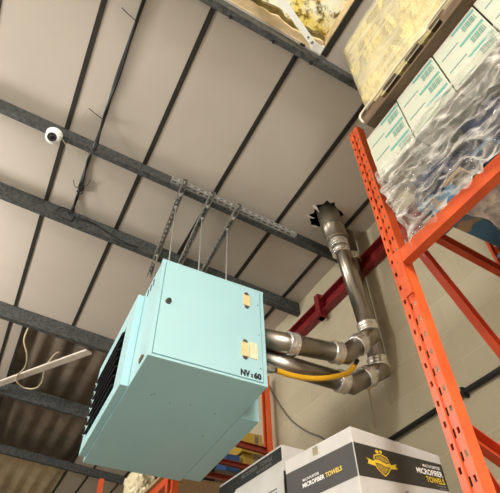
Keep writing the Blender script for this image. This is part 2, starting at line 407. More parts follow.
# timber batten across the opening, with a pale loose wire
a = Vector((-.33, 6.5, ceil(-.33)-.19)); b = Vector((.62, 4.955, ceil(.62)-.185)); d = (b-a).normalized()
bm = nb(); prism(bm, [(-.045,-.012),(.045,-.012),(.045,.012),(-.045,.012)], a, b, d.cross(Z).normalized(), Z)
tag(obj('timber_batten', bm, 'timber'), 'pale timber batten slanting across the dark unlined roof opening', 'batten')
def wire(name, pts, r, m, label, cat, parent=None, k=8, seg=8):
    bm = nb(); tube(bm, catmull(pts, k), r, seg); o = obj(name, bm, m, parent)
    if label: tag(o, label, cat)
    return o
pz = lambda x, y, yy: ony(x, y, yy)
wire('loose_wire', [pz(29,326,4.92), pz(24,340,5.05), pz(27,355,5.2), pz(25,367,5.5), pz(17,376,5.9), pz(17,382,6.0), pz(25,388,6.1), pz(36,388,6.0), pz(42,381,5.8), pz(45,368,5.6), pz(54,355,5.4), pz(59,352,5.3)], .009, 'wire_pale',
     'thin pale wire looping down around the timber batten', 'wire')

# red wall beam
rb = thing('wall_beam', (2.25, 2.5, 2.66), 'dark red painted steel beam along the top of the block wall', 'steel beam')
bm = nb(); prism(bm, [(.07,0),(.0,0),(.0,.012),(.06,.012),(.06,.138),(.0,.138),(0,.15),(.07,.15)], (2.25, -1.5, 2.665), (2.25, 7.6, 2.665), X, Z); obj('beam', bm, 'red', rb)
bm = nb(); box(bm, (2.225, 2.74, 2.60), (2.29, 2.80, 2.86), .004); box(bm, (2.20, 2.735, 2.60), (2.29, 2.805, 2.615)); obj('bracket', bm, 'red', rb)

# ------------------------------------------------------------------ rooflight, foam and white bar
bm = nb(); nx, ny = 40, 2; rows = []
for j in range(ny+1):
    yy = SKY[2]-.05+(SKY[3]-SKY[2]+.1)*j/ny
    rows.append([bm.verts.new((SKY[0]-.03+(.79)*i/nx, yy, ceil(SKY[0]-.03+.79*i/nx)+.10+.012*math.cos(i*.9))) for i in range(nx+1)])
for a_, b_ in zip(rows, rows[1:]):
    for i in range(nx):
        f = bm.faces.new((a_[i], a_[i+1], b_[i+1], b_[i])); f.smooth = True
tag(obj('rooflight', bm, 'rooflight'), 'bright mould-spotted translucent yellow rooflight sheet at top of view', 'rooflight')
def wavy(y_in, y_out, z0, z1, seed, x0=.42, x1=1.11, amp=.03):
    bm = nb(); n = 44; A = []; B = []; C = []; D_ = []
    for i in range(n+1):
        x = x0+(x1-x0)*i/n; q = y_in + amp*noise.noise((x*5, seed, 0)) + amp*.4*noise.noise((x*19, seed, 3))
        c = ceil(x); A.append(bm.verts.new((x, q, c+z0))); B.append(bm.verts.new((x, y_out, c+z0))); C.append(bm.verts.new((x, y_out, c+z1))); D_.append(bm.verts.new((x, q, c+z1)))
    for i in range(n):
        for P_, Q_ in ((A, B), (B, C), (C, D_), (D_, A)): bm.faces.new((P_[i], P_[i+1], Q_[i+1], Q_[i]))
    bm.faces.new((A[0], B[0], C[0], D_[0])); bm.faces.new((A[-1], D_[-1], C[-1], B[-1])); return bm
fo = thing('insulation_edge', (.76, .9, ceil(.76)+.01), 'ragged tan foam insulation edge along the beam below rooflight', 'insulation')
obj('foam', wavy(.885, .945, .005, .035, 2), 'foam', fo); obj('mouldy_layer', wavy(.855, .94, .036, .078, 5, amp=.045), 'foam_dark', fo)
wb = thing('mounting_bar', (1.09, .92, 3.11), 'white steel bar bolted to the nearest roof beam in front of rooflight', 'steel bar')
p0 = ony(321, 44, .945); p0 = Vector((1.07, .93, 3.085)); r0 = ray(316,48); p0 = r0*(3.115/r0.z); r1 = ray(281,-1); p1 = r1*(3.19/r1.z)
d = (p1-p0).normalized(); sd = d.cross(Z).normalized(); nn = sd.cross(d)
bm = nb(); prism(bm, [(-.02,0),(.02,0),(.02,.04),(.016,.04),(.016,.004),(-.02,.004)], p0, p1+d*.4, sd, nn); obj('bar', bm, 'white_steel', wb)
bm = nb(); box(bm, (-.03,-.03,-.004), (.045,.022,.002), .001, frame_mtx(p0, X, Y)); obj('foot_plate', bm, 'white_steel', wb)
bm = nb(); box(bm, (-.004,-.03,-.006), (.006,.022,.024), .001, frame_mtx(p0+X*.04, X, Y)); obj('end_tab', bm, 'white_steel', wb)
bm = nb(); box(bm, (.018,-.012,-.003), (.05,.012,.0), .001, frame_mtx(p0, d, sd)); obj('dark_clip', bm, 'grey_card', wb)
bm = nb(); tube(bm, [p0+d*.085-nn*.004, p0+d*.085+nn*.002], .006, 10); obj('bolt', bm, 'black', wb)

# ------------------------------------------------------------------ dome camera
cx, cy = -.335, 2.400; cz = ceil(cx)-.006-.10
dc = thing('security_camera', (cx, cy, cz), 'white dome security camera with dark lens hanging under a roof beam', 'camera')
bm = nb(); tube(bm, [(cx, cy, cz), (cx, cy, cz-.012), (cx, cy, cz-.028)], .06, 28, rs=[.062,.062,.056]); obj('base', bm, 'white_plastic', dc)
bm = nb(); bmesh.ops.create_uvsphere(bm, u_segments=28, v_segments=16, radius=.056, matrix=Matrix.Translation((cx, cy, cz-.042)))
for f in bm.faces: f.smooth = True
ball = obj('ball', bm, 'white_plastic', dc)
c0 = Vector((cx, cy, cz-.042)); ld = (Vector((-.08,-.55,-.82))).normalized()
bm = nb(); tube(bm, [c0+ld*.046, c0+ld*.058], .034, 24); obj('bezel', bm, 'black', dc)
bm = nb(); tube(bm, [c0+ld*.056, c0+ld*.061, c0+ld*.064], .02, 20, rs=[.021,.018,.008]); obj('lens', bm, 'lens', dc)
wire('camera_lead', [(cx+.06, cy+.01, cz-.01), (cx+.12, cy+.05, cz-.03), (cx+.2, cy+.06, cz-.035), (cx+.3, cy+.03, cz-.005), (cx+.36, cy+.01, cz-.004)], .0025, 'wire_pale', 'thin pale lead drooping from the dome camera along the roof beam', 'cable')

# black cable run along the lining board
cr = thing('cable_run', (-.03, 1.2, ceil(-.03)-.03), 'black bundled cables with zip ties running over the lining board', 'cable')
def cpath(off, zz):
    P = []
    for i, yy in enumerate((.2, .7, 1.16, 1.75, 2.1, 2.32, 2.55, 2.8, 3.0, 3.14)):
        x = -.04+off*(1 if i % 2 else -.6)+.006*math.sin(i*1.7); z = ceil(x)-zz
        if 2.25 < yy < 2.5: z = ceil(x)-.115-zz*.3
        if yy > 3.1: z = ceil(x)-.05
        P.append((x, yy, z))
    return P
for o_, zz, r in ((.0, .018, .011), (.012, .028, .008), (-.006, .016, .008)): wire('cable', cpath(o_, zz), r, 'black', None, None, cr)
for yy, dx in ((1.33, -.115), (2.13, -.12)):
    bm = nb(); x = -.04; tube(bm, catmull([(x+.014, yy, ceil(x)-.036), (x-.01, yy+.002, ceil(x)-.04), (x+dx*.5, yy-.01, ceil(x)-.035), (x+dx, yy-.03, ceil(x)-.03)], 6), .0035, 6); obj('cable_tie', bm, 'black', cr)
bm = nb()
x = -.03; zz = ceil(x)-.045; pts = []
for i in range(40):
    a = i*.62; pts.append((x+.022*math.sin(a*1.0)+.004*noise.noise((i,0,0)), 2.86+.05*math.cos(a*.83), zz-.012*math.cos(a*1.3)))
tube(bm, catmull(pts, 3), .004, 6); tube(bm, catmull([(x,2.86,zz), (x-.05,2.84,zz-.02), (x-.075,2.79,zz-.01)], 5), .003, 6); tube(bm, catmull([(x,2.83,zz), (x+.04,2.78,zz-.02), (x+.05,2.72,zz-.01)], 5), .003, 6)
obj('coiled_end', bm, 'black', cr)
bm = nb(); zz = ceil(-.05)-.14; tube(bm, catmull([(-.05,3.15,zz+.1), (-.13,3.13,zz+.08), (-.16,3.14,zz+.02), (-.10,3.15,zz-.01), (-.02,3.15,zz-.02), (.0,3.15,zz+.06)], 8), .006, 8); obj('hanging_loop', bm, 'black', cr)
wire('branch_cable', [(.0,3.15,ceil(0)-.10), (.15,3.165,ceil(.15)-.06), (.32,3.168,ceil(.32)-.10), (.48,3.165,ceil(.48)-.14), (.6,3.165,ceil(.6)-.135)], .006, 'black', 'thin black cable lying along the roof beam behind the heater hangers', 'cable')
for q_, l_ in (((230.6,9), 'small dark bolt under the nearest roof beam, left of the foam'), ((272.6,35.5), 'small dark bolt under the nearest roof beam, middle of three'), ((310.5,61), 'small dark bolt under the nearest roof beam, beside the white bar')):
    x = ony(q_[0], q_[1], .992).x; bolt(x, .992, ceil(x)-.104, l_)

# ------------------------------------------------------------------ heater
HW, HH, HD = .666, .686, 1.255
ht = thing('unit_heater', (.5239, 2.0, 1.304), 'pale teal cabinet gas heater hung from the roof beams, marked NV60', 'heater', None, (R(-3.21), R(1.92), R(-.61)))
MH = ht.matrix_basis.copy()
def hobj(name, bm, m, parent=None, solid=0): return obj(name, bm, m, parent or ht, local=True, solid=solid)
hobj('cabinet', box(nb(), (0, .008, 0), (HW, HD, HH), .006), 'teal_back')
door = hobj('door', box(nb(), (.022, -.004, .018), (HW-.028, .012, HH-.012), .003), 'teal')
bm = nb()
for lo, hi in (((0,0,0),(.018,.012,HH)), ((HW-.024,0,0),(HW,.012,HH)), ((.018,0,0),(HW-.024,.012,.014)), ((.018,0,HH-.008),(HW-.024,.012,HH))): box(bm, lo, hi, .002)
hobj('door_frame', bm, 'teal')
bm = nb(); box(bm, (.018,.004,.014), (HW-.024,.010,HH-.008)); hobj('door_seal', bm, 'gap')
bm = nb(); box(bm, (-.004, 0, HH-.006), (HW+.004, .03, HH+.006), .003); hobj('top_lip', bm, 'teal')
kx, kz = .063, .3685
bm = nb(); tube(bm, [(kx,-.004,kz), (kx,-.01,kz), (kx,-.024,kz), (kx,-.027,kz)], .014, 20, rs=[.017,.017,.0125,.010]); kn = hobj('latch', bm, 'latch', door); kn['label'] = 'small round dark metal latch'
bm = nb(); box(bm, (kx-.006,-.030,kz-.002), (kx+.006,-.026,kz+.002)); hobj('key_slot', bm, 'black', kn) if False else hobj('key_slot', bm, 'black', door)
for (tx, tz, w, h, mt) in ((.546,.568,.044,.085,'tape'), (.531,.198,.046,.092,'tape'), (.584,.204,.046,.108,'tape_pale')):
    bm = nb(); box(bm, (tx-w/2,-.0095,tz-h/2), (tx+w/2,-.004,tz+h/2), .002); hobj('tape_patch', bm, mt, door)
for (tx, tz) in ((.546,.618), (.546,.518), (.531,.250), (.531,.146)):
    bm = nb(); tube(bm, [(tx,-.004,tz), (tx,-.009,tz)], .015, 14); box(bm, (tx-.012,-.011,tz-.003), (tx+.012,-.008,tz+.003)); hobj('hinge_stub', bm, 'chrome', door)
for (tx, tz) in ((HW-.042,.56), (HW-.042,.10), (HW-.042,.33)):
    bm = nb(); tube(bm, [(tx,-.004,tz), (tx,-.007,tz)], .004, 8); hobj('rivet', bm, 'gap', door)
for s_, x_, wd, sz, dz in (('NV', .503, .056, .050, 0), ('x', .562, .016, .036, .002), ('60', .581, .046, .047, 0)):
    bm = text_bm(s_, sz, .0028, .0004); vx = [v.co.x for v in bm.verts]
    bm.transform(Matrix.Diagonal((wd/(max(vx)-min(vx)), 1, 1, 1)) @ Matrix.Translation((-min(vx), 0, 0))); bm.transform(frame_mtx((x_, -.0045, .030+dz), (1,0,0), (0,0,1))); hobj('lettering', bm, 'lettering', door)
# left outlet with louvres
bm = nb()
LY0, LY1, OY0, OY1, LZ0, LZ1 = .325, 1.205, .50, 1.12, .094, .53
box(bm, (-.042,LY0,.014), (-.001,OY0,.660), .002); box(bm, (-.042,OY1,.014), (-.001,LY1,.660), .002); box(bm, (-.042,OY0,.014), (-.001,OY1,LZ0), .002); box(bm, (-.042,OY0,LZ1), (-.001,OY1,.660), .002)
LB = hobj('outlet_casing', bm, 'teal')
bm = nb(); box(bm, (-.006,OY0,LZ0), (-.002,OY1,LZ1)); hobj('dark_interior', bm, 'black_metal', LB)
for i in range(7):
    z = LZ0+.03+i*.062; bm = nb(); mt = Matrix.Translation((-.034, (OY0+OY1)/2, z)) @ Matrix.Rotation(R(-35), 4, 'Y')
    box(bm, (-.030,-.308,-.0025), (.025,.308,.0025), .001, mt); hobj('louvre_blade', bm, 'black_metal', LB)
    bm = nb(); box(bm, (-.031,.300,-.003), (-.018,.312,.003), .001, mt); hobj('blade_end', bm, 'white_steel', LB)
# bottom corner screws and left-face catch
for (sx_, sy_) in ((.145,.315), (.135,.33), (.25,.36), (.36,.33), (.52,.36), (.56,.62)):
    bm = nb(); tube(bm, [(sx_,sy_,.0005), (sx_,sy_,-.002)], .004, 8); hobj('screw', bm, 'gap')
bm = nb(); box(bm, (-.006,.075,.035), (-.0,.14,.05), .002); box(bm, (-.006,.105,.05), (0,.15,.07), .002); hobj('side_catch', bm, 'dark_wood')
for j in range(3):
    bm = nb(); box(bm, (-.003,.14+.05*j,.60), (.001,.155+.05*j,.645), .001); hobj('vent_slot', bm, 'black_metal')
# right fan casing
bm = nb(); box(bm, (HW+.001,.340,0), (HW+.126,1.21,.50), .005); hobj('fan_casing', bm, 'teal')

# ------------------------------------------------------------------ hangers
PB1 = lambda x: ceil(x)-.006-.10
PB2 = lambda x: ceil(x)-.006-.14
rods = [(.755,'leftmost'), (.985,'middle'), (1.175,'rightmost')]
hang = [(.70,.80), (.945,1.02), (1.19,1.235)]
for i, ((xa, xb), (xr, nm)) in enumerate(zip(hang, rods)):
    a = Vector((xa, 2.28, PB1(xa)-.001)); b = Vector((xb, 3.42, PB2(xb)-.001-.01))
    # top face touches both beams
    g = lambda t: a.lerp(b, t)
    za = PB1(xa); zb = PB2(xb); sl = (zb-za)/(3.20-2.40); a.z = za-sl*.12-.001; b.z = zb+sl*.20-.001
    d = (b-a).normalized(); L = (b-a).length; sd = d.cross(Z).normalized(); un = sd.cross(d)
    st = thing('strut_channel', a, nm+' of the three slotted steel channels slung under two roof beams above heater', 'steel channel', 'slotted channels above the heater')
    prof = [(.0135,-.041),(.0205,-.041),(.0205,0),(-.0205,0),(-.0205,-.041),(-.0135,-.041)]
    bm = nb(); perforated(bm, prof, {1: (.3,.7,.03,.03), 2: (.34,.66,.03,.03), 3: (.3,.7,.03,.03)}, L, .055, lambda u, v, w: a+sd*u+un*v+d*w)
    obj('channel', bm, 'strut', st, solid=.0025)
    for yb in (2.41, 3.21):
        t = (yb-a.y)/(b.y-a.y); p = a.lerp(b, t); bm = nb(); tube(bm, [p-un*.05, p-un*.042], .02, 6, smooth=False); tube(bm, [p-un*.062, p-un*.03], .006, 8); obj('bolt', bm, 'rod', st)
    bot = MH @ Vector((0, 0, HH)); 
    for ry, wh in ((2.54, 'front'), (3.12, 'rear')):
        t = (ry-a.y)/(b.y-a.y); p = a.lerp(b, t); lx = MH.inverted() @ Vector((p.x, p.y, 0)); bx, by = lx.x, lx.y
        for _ in range(6):
            top = MH @ Vector((bx, by, HH)); bx += p.x-top.x; by += p.y-top.y
        bx = min(max(bx, .03), HW-.03); by = min(by, HD-.02); top = MH @ Vector((bx, by, HH))
        rd = thing('threaded_rod', top, nm+' of three '+wh+' zinc hanging rods between channel and heater top', 'threaded rod', 'hanging rods above the heater')
        bm = nb(); tube(bm, [top-Z*.002, p-Z*.045], .0055, 8); obj('rod', bm, 'rod', rd)
        bm = nb(); tube(bm, [(p.x, p.y, p.z-.058), (p.x, p.y, p.z-.042)], .014, 6, smooth=False); obj('nut', bm, 'rod', rd)
        bm = nb(); tube(bm, [top, top+Z*.012], .014, 6, smooth=False); obj('nut', bm, 'rod', rd)
# slotted strip along the beam
a = Vector((.60, 2.336, PB1(.60)+.012)); b = Vector((1.78, 2.336, PB1(1.78)+.012)); d = (b-a).normalized(); un = Y.cross(d)*-1
bm = nb(); perforated(bm, [(.04,0),(0,0),(0,.035)], {0: (.3,.7,.035,.03), 1: (.3,.75,.035,.03)}, (b-a).length, .06, lambda u, v, w: a+Y*u+Vector((0,0,1))*v+d*w)
tag(obj('slotted_angle', bm, 'rod', solid=.0025), 'long slotted zinc angle fixed along the roof beam above the heater', 'steel angle')

# ------------------------------------------------------------------ flues
def arc3(p0, p1, p2, n):   # straight runs joined by an n-piece lobster-back elbow
    P = []
    for i in range(n+1):
        t = i/n; P.append(Vector(p0)*(1-t)**2+Vector(p1)*2*t*(1-t)+Vector(p2)*t*t)
    return P
def clampband(bm, p, d, r, w):
    d = Vector(d).normalized(); p = Vector(p)
    prof = [(-w*.5, r+.001), (-w*.47, r+.009), (-w*.36, r+.014), (-w*.22, r+.007), (-w*.06, r+.012), (w*.06, r+.012), (w*.22, r+.007), (w*.36, r+.014), (w*.47, r+.009), (w*.5, r+.001)]
    tube(bm, [p+d*u for u, _ in prof], r, 28, rs=[q for _, q in prof])
def flue(name, label, start, corner, top, rad, yj, horiz_clamps, vert_clamps, e=.17, eh=.2):
    start, corner, top = Vector(start), Vector(corner), Vector(top)
    t = thing(name, corner, label, 'flue pipe', 'stainless heater flues')
    d1 = (corner-start).normalized(); d2 = (top-corner).normalized(); A = corner-d1*eh; B = corner+d2*e
    bm = nb(); tube(bm, [start, A-d1*.02], rad, 32); obj('horizontal_pipe', bm, 'flue', t)
    bm = nb(); tube(bm, [B+d2*.02, top], rad, 32); obj('vertical_pipe', bm, 'flue', t)
    m1 = A+d1*eh*.2; m2 = B-d2*e*.2; mid = (m1+m2)/2
    bm = nb(); tube(bm, [A-d1*.03, m1, mid-(m2-m1)*.10], rad+.001, 32, smooth=True); obj('elbow', bm, 'flue', t)
    bm = nb(); tube(bm, [mid+(m2-m1)*.10, m2, B+d2*.03], rad+.001, 32); obj('elbow', bm, 'flue', t)
    bm = nb(); tube(bm, [mid-(m2-m1)*.12, mid+(m2-m1)*.12], rad-.001, 32); obj('elbow_joint', bm, 'flue', t)
    for p, dd in [(A-d1*.01, d1), (mid, m2-m1), (B+d2*.01, d2)]+[(start+d1*q, d1) for q in horiz_clamps]+[(B+d2*q, d2) for q in vert_clamps]:
        bm = nb(); clampband(bm, p, dd, rad, .075); obj('clamp_band', bm, 'clamp', t)
    return t
f1 = flue('flue_pipe', 'upper bright stainless flue that rises through the torn ceiling hole', (1.20,2.14,1.695), (2.145,2.10,1.755), (1.93,2.055,ceil(1.93)+.25), .0635, 0, [.26], [], .25, .34)
p = Vector((1.93,2.055,ceil(1.93))); q = Vector((2.145,2.10,1.755)); d = (p-q).normalized()
bm = nb(); tube(bm, [q+d*(p-q).length*.775, p+d*.05], .094, 32); tube(bm, [q+d*(p-q).length*.77, q+d*(p-q).length*.785], .1, 32); tube(bm, [q+d*(p-q).length*.875, q+d*(p-q).length*.885], .099, 32); obj('roof_sleeve', bm, 'sleeve', f1)
bm = nb(); clampband(bm, q+d*(p-q).length*.745, d, .070, .07); obj('clamp_band', bm, 'clamp', f1)
bm = nb(); clampband(bm, q+d*(p-q).length*.69, d, .064, .05); obj('clamp_band', bm, 'clamp', f1)
flue('flue_pipe', 'lower stainless flue rising close to the block wall behind the other flue', (1.20,2.235,1.625), (2.21,2.175,1.562), (2.20,2.172,ceil(2.20)-.0), .0635, 0, [], [1.02], .22, .33)

# gas hose
gh = thing('gas_hose', (1.28,2.10,1.5), 'yellow gas hose bowing along the lower flue', 'hose')
HP = [(262,366), (274,369.5), (292,375.5), (312,378.5), (330,377.5), (346,373.5), (352,369)]
wire('hose', [ony(x, y, 2.105) for x, y in HP], .0165, 'hose', None, None, gh, 6, 12)
a = ony(352,369,2.105); b = ony(357.5,360.5,2.11)
bm = nb(); tube(bm, [a, a.lerp(b,.35)], .019, 12); obj('ferrule', bm, 'hose', gh)
bm = nb(); tube(bm, [a.lerp(b,.3), b], .014, 12); c_ = obj('end_fitting', bm, 'black', gh); c_['label'] = 'dark threaded end fitting'
bm = nb(); tube(bm, [ony(266.5,367.5,2.10), ony(273,369.4,2.10)], .026, 6, smooth=False); tube(bm, [ony(260,366,2.10), ony(276,370,2.104)], .02, 12); obj('union_nut', bm, 'chrome', gh)
# wall cable & black conduit
wire('grey_cable', [onx(x, y, 2.321) for x, y in ((262,372), (270,388), (280,405), (292,421), (308,432), (322,438), (340,452), (352,470))], .009, 'wire_grey', 'grey cable sagging down the block wall from the heater', 'cable')
bc = thing('wall_conduit', (2.31,2,1.33), 'thick black cable run clipped level along the block wall', 'conduit')
bm = nb(); tube(bm, [(2.305,-1.2,1.355), (2.305,.5,1.352), (2.305,1.6,1.345), (2.305,2.6,1.325), (2.305,3.7,1.31)], .017, 12); obj('conduit', bm, 'black', bc)
for yy in (.9, 1.66, 2.42, 3.2):
    bm = nb(); box(bm, (2.284,yy-.008,1.315), (2.331,yy+.008,1.372), .003); obj('clip', bm, 'black_metal', bc)
# fine seam pipe on the wall below the flues
a = onx(368,388,2.322); b = onx(375,428,2.322)
bm = nb(); tube(bm, [a, b], .006, 8); tag(obj('wall_rod', bm, 'wire_pale'), 'thin pale upright rod on the block wall below the flue elbows', 'rod')

# ------------------------------------------------------------------ pallet racking
UX0, UX1 = 1.32, 1.372
def upright_bm(yc, z0, z1, x0=UX0, s=1, zlo=None):
    h = .037
    prof = [(.05,.024),(.052,.037),(0,.037),(0,.008),(.006,.0065),(.006,-.0065),(0,-.008),(0,-.037),(.052,-.037),(.05,-.024)]
    bm = nb(); ph = (1.158-z0) % .075
    perforated(bm, prof, {2: (.30,.70,.021,ph), 4: (0,1,.03,(ph+.0375) % .075), 6: (.30,.70,.021,(ph+.0375) % .075)}, z1-z0, .075,
               lambda u, v, w: Vector((x0+s*u, yc+v, z0+w)))
    return bm
def brace_bm(yc, xa, za, xb, zb, w=.04):
    a, b = Vector((xa, yc, za)), Vector((xb, yc, zb)); d = (b-a).normalized(); n = Y.cross(d).normalized()
    bm = nb(); prism(bm, [(v, .018-u) for u, v in [(y_, x_) for x_, y_ in [(-w/2,0),(w/2,0),(w/2,.036),(w/2-.004,.036),(w/2-.004,.004),(-w/2+.004,.004),(-w/2+.004,.036),(-w/2,.036)]]], a, b, n, Y); return bm
def frame(yc, ztop, label, braces, up='orange'):
    t = thing('rack_frame', (1.75, yc, FLOOR), label, 'rack frame', 'orange pallet rack frames')
    obj('upright', upright_bm(yc, FLOOR, ztop), up, t, solid=.0025)
    obj('upright', upright_bm(yc, FLOOR, ztop, 2.25, -1), up, t, solid=.0025)
    for x_ in (UX0+.011, 2.25-.011):
        bm = nb(); box(bm, (x_-.001, yc-.008, FLOOR+.01), (x_+.001, yc+.009, ztop-.01)); obj('slot_shade_strip', bm, 'slot_shade_strip', t)  # added strip, makes the slots read as shaded
    for s_, x_ in ((1, 1.345), (1, 2.225)):
        bm = nb(); box(bm, (x_-.06, yc-.05, FLOOR), (x_+.06, yc+.05, FLOOR+.008), .002); obj('foot_plate', bm, up, t)
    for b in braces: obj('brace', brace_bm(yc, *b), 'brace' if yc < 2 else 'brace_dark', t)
    return t
frame(1.045, 2.53, 'orange rack upright frame nearest the viewer, with rows of punched holes',
      [(1.36,1.838,2.21,1.69,.06), (1.36,1.885,2.21,.36,.045), (1.36,.695,2.21,.30,.055), (1.36,.60,2.21,-1.0), (1.36,2.30,2.21,2.30)])
frame(3.78, 2.53, 'orange rack frame behind the heater, rear post beside the block wall',
      [(1.36,1.84,2.21,1.78,.055), (1.36,1.64,2.21,1.60), (1.36,1.51,2.21,1.475), (1.36,1.2,2.21,.3)])
frame(6.5, 2.30, 'farthest orange rack frame, only its post tip shows left of the cream bag', [(1.36,1.9,2.21,1.9), (1.36,1.5,2.21,.4)])
def load_beam(x, ya, yb, z, label, s=1, conn=True):
    """step beam between two frames; the step faces the shelf side"""
    t = thing('load_beam', (x, (ya+yb)/2, z), label, 'rack beam', 'orange rack beams')
    prof = [(0,0),(.045*s,0),(.045*s,.04),(.03*s,.04),(.03*s,.068),(0,.068)]
    bm = nb(); prism(bm, prof, (x, ya, z), (x, yb, z), X, Z); obj('beam', bm, 'orange_shaded', t)
    for yy, q in ((ya, 1), (yb, -1)):
        bm = nb(); y0, y1 = (yy-.006, yy+.052) if q > 0 and ya < yb else (yy-.052, yy+.006)
        box(bm, (x-.006 if s > 0 else x-.002, min(yy-q*.038, yy+q*.004), z-.17), (x+.002 if s > 0 else x+.006, max(yy-q*.038, yy+q*.004), z+.07), .001)
        c = obj('end_connector', bm, 'orange_shaded', t)
        for k_ in range(3):
            bm = nb(); yy_ = yy-q*.02; tube(bm, [(x-.0075 if s > 0 else x+.004, yy_, z-.14+.075*k_), (x-.004 if s > 0 else x+.0075, yy_, z-.14+.075*k_)], .005, 8); obj('hook', bm, 'brace', c)
    return t
load_beam(1.30, -1.69, 1.0, 1.395, 'front orange rack beam carrying the film-wrapped pallet')
load_beam(2.27, -1.69, 1.0, 1.395, 'rear orange rack beam under the film-wrapped pallet', -1)
load_beam(1.30, 3.82, 6.46, 1.395, 'front orange rack beam under the cream plastic bag')
load_beam(2.27, 3.82, 6.46, 1.395, 'rear orange rack beam behind the coloured cartons', -1)
load_beam(1.30, 1.09, 3.74, .34, 'front orange rack beam under the towel cartons')
load_beam(2.27, 1.09, 3.74, .34, 'rear orange rack beam behind the towel cartons', -1)
tag(obj('shelf_board', box(nb(), (1.28,1.12,.408), (2.29,3.70,.428)), 'chipboard'), 'chipboard shelf under the two towel cartons', 'shelf')
tag(obj('shelf_board', box(nb(), (1.27,3.86,1.463), (2.29,6.42,1.481)), 'chipboard'), 'chipboard shelf under the coloured cartons behind the heater', 'shelf')

# ------------------------------------------------------------------ towel cartons
def carton(base, ex, w, ey, dpt, zt, zb, label, group):
    base = Vector(base); ex = Vector(ex).normalized(); ey = Vector(ey).normalized()
    t = thing('towel_carton', (base.x, base.y, zb), label, 'carton', group, (0, 0, math.atan2(ex.y, ex.x)))
    bm = nb(); box(bm, (0,0,0), (w,dpt,zt-zb), .006); obj('box', bm, 'carton', t, local=True)
    return t, w, dpt, zt-zb
def face_quad(pts, th=.0006, n=1):
    """thin print following four local corners (p00, p10, p11, p01), subdivided along its length"""
    bm = nb(); p = [Vector(q) for q in pts]; nn = (p[1]-p[0]).cross(p[3]-p[0]).normalized()*th
    A = [bm.verts.new(q+nn) for q in p]; bm.faces.new(A); return bm
GR = 'white towel cartons'
ZT1, ZB1 = .905, .428
t1, w1, d1_, h1 = carton((1.316,1.545,0), (.655,.094,0), .588, (-.094,.655,0), .444, ZT1, ZB1, 'white microfiber towels carton with crest on its front, nearest the rack upright', GR)
zr = lambda z: z-ZB1
def lay(name, bm, m, t, face, u, z, off=.001, rot=0):
    """place flat lettering on a carton: face 'front' (-y local) or 'left' (-x local); u measured along the reading direction"""
    if face == 'front': mt = frame_mtx((u, -off, z), (1,0,rot), (-rot,0,1))
    else: mt = frame_mtx((-off, t['dep']-u if False else u, z), (0,-1,rot), (0,rot,1))
    bm.transform(mt); return obj(name, bm, m, t, local=True)
def poly(bm, pts):
    bm.faces.new([bm.verts.new((x, y, 0)) for x, y in pts])
def band(t, pts, m, name='printed_band'):
    bm = nb(); bm.faces.new([bm.verts.new(p) for p in pts]); return obj(name, bm, m, t, local=True)
e = .0008
band(t1, [(.003,-e,zr(.703)), (w1-.003,-e,zr(.742)), (w1-.003,-e,zr(.862)), (.003,-e,zr(.838))], 'print')
band(t1, [(-e,.003,zr(.703)), (-e,.003,zr(.838)), (-e,d1_-.003,zr(.842)), (-e,d1_-.003,zr(.70))], 'print')
RZ = .065
def put(bm, t, face, u, z, m, rot=0, name='lettering', off=.0014): return lay(name, bm, m, t, face, u, z, off, rot)
# front crest: bronze shield with outline, little crown ball and a ribbon
cu, cz_ = .158, zr(.776)
def shield(k): return [(x*k*1.42, y*k*.86) for x, y in ((-.030,.040),(-.012,.047),(0,.052),(.012,.047),(.030,.040),(.036,.012),(.030,-.022),(.012,-.046),(0,-.056),(-.012,-.046),(-.030,-.022),(-.036,.012))]
bm = nb(); poly(bm, shield(1)); lay('crest', bm, 'ink_gold', t1, 'front', cu, cz_, .0012, RZ)
bm = nb(); poly(bm, shield(.88)); lay('crest_outline', bm, 'print', t1, 'front', cu, cz_, .0014, RZ)
bm = nb(); poly(bm, shield(.78)); lay('crest_field', bm, 'ink_bronze', t1, 'front', cu, cz_, .0016, RZ)
bm = nb(); poly(bm, [(.011*math.cos(a_*math.pi/6)-.016, .051+.008*math.sin(a_*math.pi/6)) for a_ in range(12)]); poly(bm, [(.008*math.cos(a_*math.pi/6)+.008, .053+.007*math.sin(a_*math.pi/6)) for a_ in range(12)]); lay('crest_crown', bm, 'ink_gold', t1, 'front', cu, cz_, .0014, RZ)
def ribbon(g, hh):
    bm = nb(); n = 12; f = lambda i: (-.052+.104*i/n, .004+.005*math.sin(i/n*math.pi*2))
    for i in range(n):
        (a0, b0), (a1, b1) = f(i), f(i+1); poly(bm, [(a0, b0-hh), (a1, b1-hh), (a1, b1+hh), (a0, b0+hh)])
    poly(bm, [(-.046,-.012-g),(-.046,.006+g),(-.096-g,.016+g),(-.084,.006),(-.094-g,-.008-g)]); poly(bm, [(.046,.002+g*.5),(.046,-.014-g),(.094+g,-.008-g),(.082,.002),(.096+g,.014+g)]); return bm
lay('ribbon_outline', ribbon(.003, .0105), 'print', t1, 'front', cu, cz_, .0020, RZ)
lay('ribbon', ribbon(0, .0072), 'ink_gold', t1, 'front', cu, cz_, .0022, RZ)
put(text_bm('MULTI-PURPOSE', .0175, .0003, 0, 'RIGHT'), t1, 'front', .562, zr(.832), 'ink_white', RZ)
put(text_bm('MICROFIBER', .0335, .0009, 0, 'RIGHT'), t1, 'front', .568, zr(.800), 'ink_white', RZ)
put(text_bm('TOWELS', .0335, .0009, 0, 'RIGHT'), t1, 'front', .570, zr(.768), 'ink_gold', RZ)
for k_ in range(2):
    bm = nb(); poly(bm, [(-.07+.02*k_,0),(0,0),(0,.005),(-.07+.02*k_,.005)]); put(bm, t1, 'front', .570, zr(.755-.010*k_), 'ink_grey', RZ, 'small_print')
